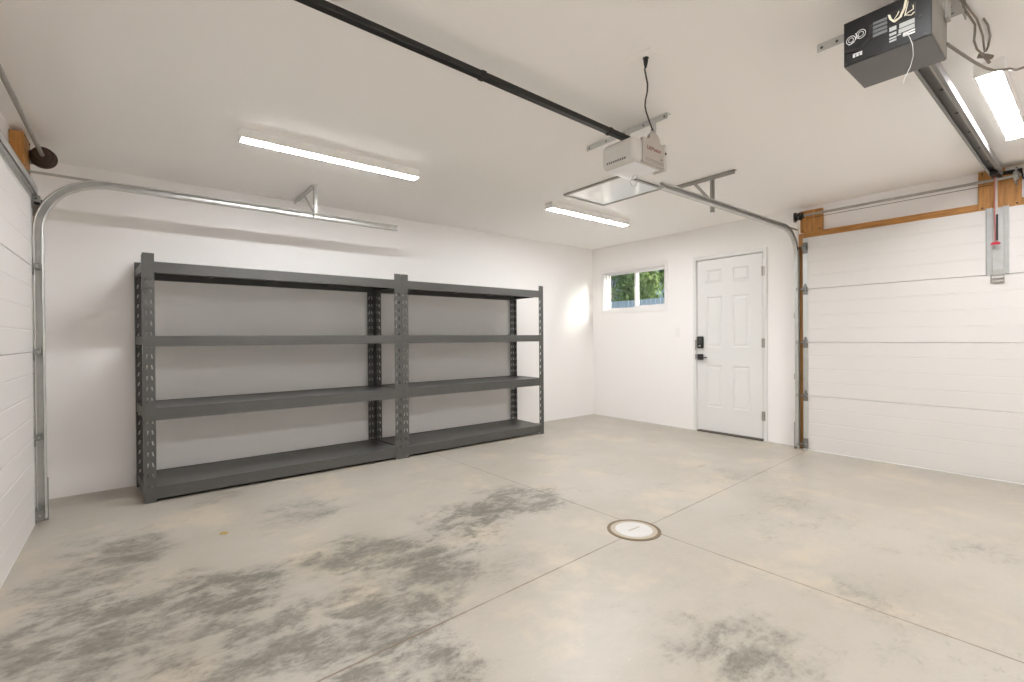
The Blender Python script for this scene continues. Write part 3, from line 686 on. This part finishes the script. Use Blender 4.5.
MB().tube(wfix([(-3.21, -4.318, 2.188), (-3.23, -4.330, 2.165), (-3.23, -4.338, 2.135), (-3.225, -4.339, 2.099), (-3.225, -4.331, 2.064), (-3.234, -4.318, 2.028), (-3.242, -4.314, 2.009)]), .0008, 6).build('antenna_wire', 'label_white', g, smooth=True)
# rail: inverted channel, rising slightly toward the header bracket
ra, rb_ = Vector((-2.98, -4.268, 2.305)), Vector((-.13, -4.226, 2.385))
dr = (rb_ - ra).normalized(); sd = Vector((0, -1, 0)); sd = (sd - dr * sd.dot(dr)).normalized(); up = sd.cross(dr) * -1
if up.z < 0: up = -up
prof = [(-.036, -.022), (-.022, -.022), (-.022, -.019), (-.033, -.019), (-.033, .019), (.033, .019), (.033, -.019), (.022, -.019), (.022, -.022), (.036, -.022), (.036, .022), (-.036, .022)]
rr = MB().sweep([(ra, sd, up), (rb_, sd, up)], prof).build('rail', 'rail_steel', g)
ch = MB(); ch.sweep([(ra + up * -.004, sd, up), (rb_ + up * -.004, sd, up)], [(.008, -.004), (.016, -.004), (.016, .006), (.008, .006)]).build('drive_belt', 'galv_dull', rr)
for k in range(6):
    c0 = ra + (rb_ - ra) * (.12 + .15 * k) + up * .0185
    MB().sweep([(c0 - dr * .012, sd, up), (c0 + dr * .012, sd, up)], [(-.016, -.002), (.0, -.002), (.0, -.0005), (-.016, -.0005)]).build('rail_slot', 'blackm', rr)
hb_ = MB().box(-.135, -.06, -4.255, -4.197, 2.36, 2.43).box(-.064, -.058, -4.36, -4.19, 2.37, 2.40)
hb_.cyl((-.12, -4.265, 2.385), (-.12, -4.187, 2.385), .009, 12).build('header_bracket', 'blackm', g, bevel=.003)
pb = MB().box(-.062, -.056, -4.372, -4.27, 2.385, 2.425)
for q in (-4.29, -4.315, -4.34): pb.lathe((-.056 - .006, q, 2.41), (-1, 0, 0), [(.006, 0), (.006, .002)], 10)
pb.build('perforated_plate', 'galv', g)
tr_ = MB().sweep([(rb_ - dr * .15 - up * .03, sd, up), (rb_ - dr * .05 - up * .03, sd, up)], [(-.022, -.014), (.022, -.014), (.022, .012), (-.022, .012)]).build('trolley', 'blackm', g, bevel=.003)
arm = MB().box(-.150, -.144, -4.235, -4.217, 1.98, 2.37)
arm.build('door_arm', 'galv_dull', g, bevel=.001)
MB().box(-.156, -.144, -4.2385, -4.2265, 1.86, 2.06).build('lower_arm', 'blackm', g, bevel=.002)
hd = MB().tube([(-.158, -4.222, 2.36), (-.163, -4.221, 2.10), (-.165, -4.224, 1.845)], .0042, 8).build('release_cord', 'pink', g, smooth=True)
MB().tube([(-.165, -4.200, 1.832), (-.165, -4.215, 1.838), (-.165, -4.236, 1.838), (-.165, -4.252, 1.832)], [.006, .011, .011, .006], 12).build('release_handle', 'red', hd, smooth=True)
# straps
ms = MB().box(-2.925, -2.921, -4.40, -3.945, H - .036, H).box(-2.925, -2.889, -4.40, -3.945, H - .004, H)
for y in (-4.37, -4.15): ms.box(-2.985, -2.89, y - .002, y + .002, 2.26, H - .002)
mso = ms.build('ceiling_strap', 'galv_bright', g, bevel=.001)
s2 = MB().box(-3.08, -2.70, -4.402, -4.398, H - .036, H).box(-3.08, -2.70, -4.402, -4.335, H - .004, H).box(-3.03, -2.99, -4.400, -4.389, 2.28, H - .01)
s2o = s2.build('ceiling_strap', 'galv_dull', g, bevel=.001)
pieces('bolt_hole', 'vent', mso, [], [((-2.9255, -4.37 + k * .058, H - .02), (-1, 0, 0), [(.006, 0), (.006, .001)], 10) for k in range(8)])
pieces('bolt_hole', 'vent', s2o, [], [((-3.05 + k * .053, -4.365, H - .004), (0, 0, -1), [(.006, 0), (.006, .001)], 10) for k in range(7)] + [((-3.05 + k * .053, -4.4025, H - .02), (0, -1, 0), [(.005, 0), (.005, .001)], 10) for k in range(7)])

wb = thing('cable_bundle', 'twisted brown wires looped and tied on the ceiling behind the grey opener', 'cable', (-2.5, -4.42, H))
MB().tube([(-2.92, -4.405, 2.428), (-2.797, -4.403, 2.430), (-2.734, -4.403, 2.430), (-2.665, -4.408, 2.428), (-2.595, -4.414, 2.422), (-2.541, -4.407, 2.414), (-2.49, -4.398, 2.404), (-2.426, -4.399, 2.391), (-2.351, -4.41, 2.388), (-2.31, -4.412, 2.395)], .0042, 8).build('lower_loop', 'wire_brown', wb, smooth=True)
MB().tube([(-2.92, -4.412, 2.430), (-2.79, -4.410, 2.430), (-2.725, -4.416, 2.424), (-2.655, -4.427, 2.413), (-2.597, -4.429, 2.403), (-2.539, -4.431, 2.388), (-2.487, -4.428, 2.371), (-2.435, -4.425, 2.364), (-2.38, -4.422, 2.388), (-2.34, -4.425, 2.425), (-2.42, -4.440, 2.430), (-2.53, -4.445, 2.430), (-2.60, -4.440, 2.430)], .0038, 8).build('upper_loop', 'wire_brown', wb, smooth=True)
MB().tube([(-2.335, -4.435, 2.372), (-2.32, -4.415, 2.392), (-2.33, -4.39, 2.40)], .010, 8).tube([(-2.345, -4.405, 2.40), (-2.33, -4.42, 2.37), (-2.31, -4.425, 2.36)], .006, 8).build('knot', 'wire_brown', wb, smooth=True)
rc = thing('power_cord', 'brown cord running from the grey opener across to the right, past the tube light', 'cord', (-2.5, -4.45, 2.3))
MB().tube([(-2.985, -4.388, 2.206), (-2.885, -4.401, 2.211), (-2.789, -4.413, 2.218), (-2.691, -4.426, 2.225), (-2.588, -4.443, 2.232), (-2.49, -4.456, 2.25), (-2.391, -4.47, 2.28), (-2.29, -4.485, 2.313), (-2.192, -4.498, 2.336), (-2.095, -4.509, 2.374), (-1.976, -4.539, 2.425), (-1.95, -4.60, 2.433)], .0052, 8).build('cable', 'wire_brown', rc, smooth=True)
MB().lathe((-1.95, -4.60, H), (0, 0, -1), [(.03, 0), (.03, .006), (.012, .012)], 16).build('ceiling_plug', 'blackm', rc)

# ------------------------------------------------------------------ small things
dn = thing('floor_drain', 'round white floor drain with a weathered brown rim', 'drain', (-3.035, -3.01, 0))
MB().lathe((-3.035, -3.015, 0), (0, 0, 1), [(.155, 0), (.155, .003), (.135, .003), (.135, 0)], 56).build('drain_rim', 'drain_rim', dn)
MB().lathe((-3.035, -3.015, 0), (0, 0, 1), [(.136, 0), (.136, .0022), (.108, .0026), (.108, 0)], 56).build('grout_band', 'drain_band', dn)
cv = MB().lathe((-3.035, -3.015, 0), (0, 0, 1), [(.108, 0), (.108, .003), (.103, .006), (.06, .007), (.001, .0072)], 56).build('drain_cover', 'drain', dn, smooth=True)
MB().box(-3.085, -2.985, -3.022, -3.012, .0065, .0085).build('lift_bar', 'drain_band', cv, bevel=.001)
sw = thing('light_switch', 'small white wall switch plate between the window and the entry door', 'switch', (0, -1.40, 1.2))
MB().box(-.005, 0, -1.437, -1.367, 1.142, 1.257).build('cover_plate', 'frame_white', sw, bevel=.002)
MB().box(-.009, -.004, -1.418, -1.386, 1.166, 1.233).build('rocker', 'frame_white', sw, bevel=.0015)
lfm = MB()
lfm.quad((-4.94, -1.53, .004), (-4.925, -1.517, .010), (-4.905, -1.525, .006), (-4.92, -1.542, .003)).quad((-4.94, -1.53, .004), (-4.955, -1.522, .002), (-4.945, -1.51, .008), (-4.925, -1.517, .010))
tag(lfm.build('dry_leaf', 'dry', None, solid=.001), 'tiny curled yellow leaf lying on the concrete in front of the left shelving', 'leaf')

# ------------------------------------------------------------------ outside the window
struct('ground', MB().box(T, 16, -14, 14, -.2, -.06), 'yard', 'pale gravel yard outside the window', 'ground')
fn = thing('fence', 'blue-grey board fence seen through the small window', 'fence', (2.0, 0, -.06))
bo = MB(); y = -5.0
while y < 6:
    bo.box(2.0, 2.02, y, y + .088, -.06, 1.835 + .004 * math.sin(y * 7)); y += .10
bo.build('fence_boards', 'fence', fn)
for z in (.3, 1.55): MB().box(2.02, 2.06, -5, 6, z, z + .09).build('fence_rail', 'fence', fn)
for k in range(5): MB().box(2.02, 2.11, -4.9 + k * 2.6, -4.81 + k * 2.6, -.06, 1.78).build('fence_post', 'fence', fn)
def tree(label, x, y, r, z, hgt, n, m, sz):
    t = thing('leafy_tree', label, 'tree', (x, y, -.06), 'trees beyond the fence')
    tk = MB().tube([(x, y, -.06), (x + .05, y - .03, z * .5), (x, y + .04, z), (x + .05, y, z + hgt * .5)], [.10, .08, .06, .03], 10)
    for k in range(6):
        a = k * 1.05; tk.tube([(x, y + .02, z * .7 + k * .12), (x + r * .4 * math.cos(a), y + r * .4 * math.sin(a), z + .25 * k), (x + r * .7 * math.cos(a), y + r * .7 * math.sin(a), z + hgt * .25 + .1 * k)], [.035, .022, .010], 7)
    tk.build('trunk', 'bark', t, smooth=True)
    fo = MB(); cl = []
    for k in range(46):
        while True:
            a = Vector((random.uniform(-1, 1), random.uniform(-1, 1), random.uniform(-1, 1)))
            if a.length < 1: break
        cl.append(Vector((x + a.x * r, y + a.y * r, z + hgt * .35 + a.z * hgt * .65)))
    for k in range(n):
        c0 = random.choice(cl); d0 = Vector((random.gauss(0, 1), random.gauss(0, 1), random.gauss(0, 1))).normalized() * random.uniform(.1, .38)
        p = c0 + d0; nv = (d0.normalized() + Vector((random.uniform(-.7, .7), random.uniform(-.7, .7), random.uniform(0, 1)))).normalized()
        u = nv.orthogonal().normalized(); w2 = nv.cross(u); an = random.uniform(0, 6.28)
        a = u * math.cos(an) + w2 * math.sin(an); b = nv.cross(a); s = sz * random.uniform(.6, 1.25)
        fo.quad(p - a * s, p - a * s * .2 + b * s * .42 - nv * .01, p + a * s, p - a * s * .2 - b * s * .42 - nv * .01)
    me = bpy.data.meshes.new('foliage'); off = Vector(t['_o']); me.from_pydata([tuple(Vector(v) - off) for v in fo.v], [], fo.f); me.materials.append(M[m])
    fob = bpy.data.objects.new('foliage', me); COL.objects.link(fob); fob.parent = t
    return t
tree('yellow-green leafy tree seen through the left window pane', 3.25, 1.72, .42, 1.9, 1.0, 3400, 'leaf2', .07)
tree('light green leafy tree seen through the right side of the right window pane', 3.25, .10, .40, 1.9, 1.0, 3000, 'leaf2', .065)
tree('dark green tree beyond the fence, rising behind the left window pane', 6.1, 4.7, 1.15, 2.3, 2.6, 9000, 'leaf', .10)
tree('dark green tree beyond the fence, rising behind the right window pane', 6.1, 1.55, 1.15, 2.3, 2.6, 9000, 'leaf', .10)

# ------------------------------------------------------------------ sky, sun, camera
W = bpy.data.worlds.new('World'); S.world = W; W.use_nodes = True
nt = W.node_tree; bg = nt.nodes['Background']; sk = nt.nodes.new('ShaderNodeTexSky'); sk.sky_type = 'HOSEK_WILKIE'
sk.turbidity = 3; sk.sun_direction = Vector((.34, -.85, .45)).normalized()
nt.links.new(sk.outputs[0], bg.inputs['Color']); bg.inputs['Strength'].default_value = 2.2
su = bpy.data.lights.new('sun', 'SUN'); su.energy = 6.5; su.angle = math.radians(28.0); su.color = (1, .95, .86)
so = bpy.data.objects.new('sun', su); COL.objects.link(so)
so.rotation_euler = Vector((-.34, .85, -.30)).to_track_quat('-Z', 'Y').to_euler(); so.location = (3, -8, 8)

cd = bpy.data.cameras.new('camera'); cam = bpy.data.objects.new('camera', cd); COL.objects.link(cam); S.camera = cam
f, yaw, pit, rol = 472.91, .89797622, -.00576554, -.00739015
cd.sensor_width = 36; cd.lens = f / 1024 * 36; cd.clip_start = .02; cd.clip_end = 200
Fv = Vector((math.cos(yaw) * math.cos(pit), math.sin(yaw) * math.cos(pit), math.sin(pit))); Rv = Vector((math.sin(yaw), -math.cos(yaw), 0)); Uv = Rv.cross(Fv)
R2 = Rv * math.cos(rol) + Uv * math.sin(rol); U2 = -Rv * math.sin(rol) + Uv * math.cos(rol)
cam.matrix_world = Matrix.Translation((-5.32708, -4.75065, 1.13663)) @ Matrix(((R2.x, U2.x, -Fv.x), (R2.y, U2.y, -Fv.y), (R2.z, U2.z, -Fv.z))).to_4x4()

S.view_settings.view_transform = 'Standard'; S.view_settings.look = 'None'; S.view_settings.gamma = 1; S.view_settings.use_curve_mapping = False
S.view_settings.exposure = 0.56
S.cycles.max_bounces = 24; S.cycles.diffuse_bounces = 24; S.cycles.glossy_bounces = 5; S.cycles.transparent_max_bounces = 12
S.cycles.use_denoising = True; S.cycles.sample_clamp_indirect = 20
for ob in bpy.data.objects:
    if '_o' in ob: del ob['_o']
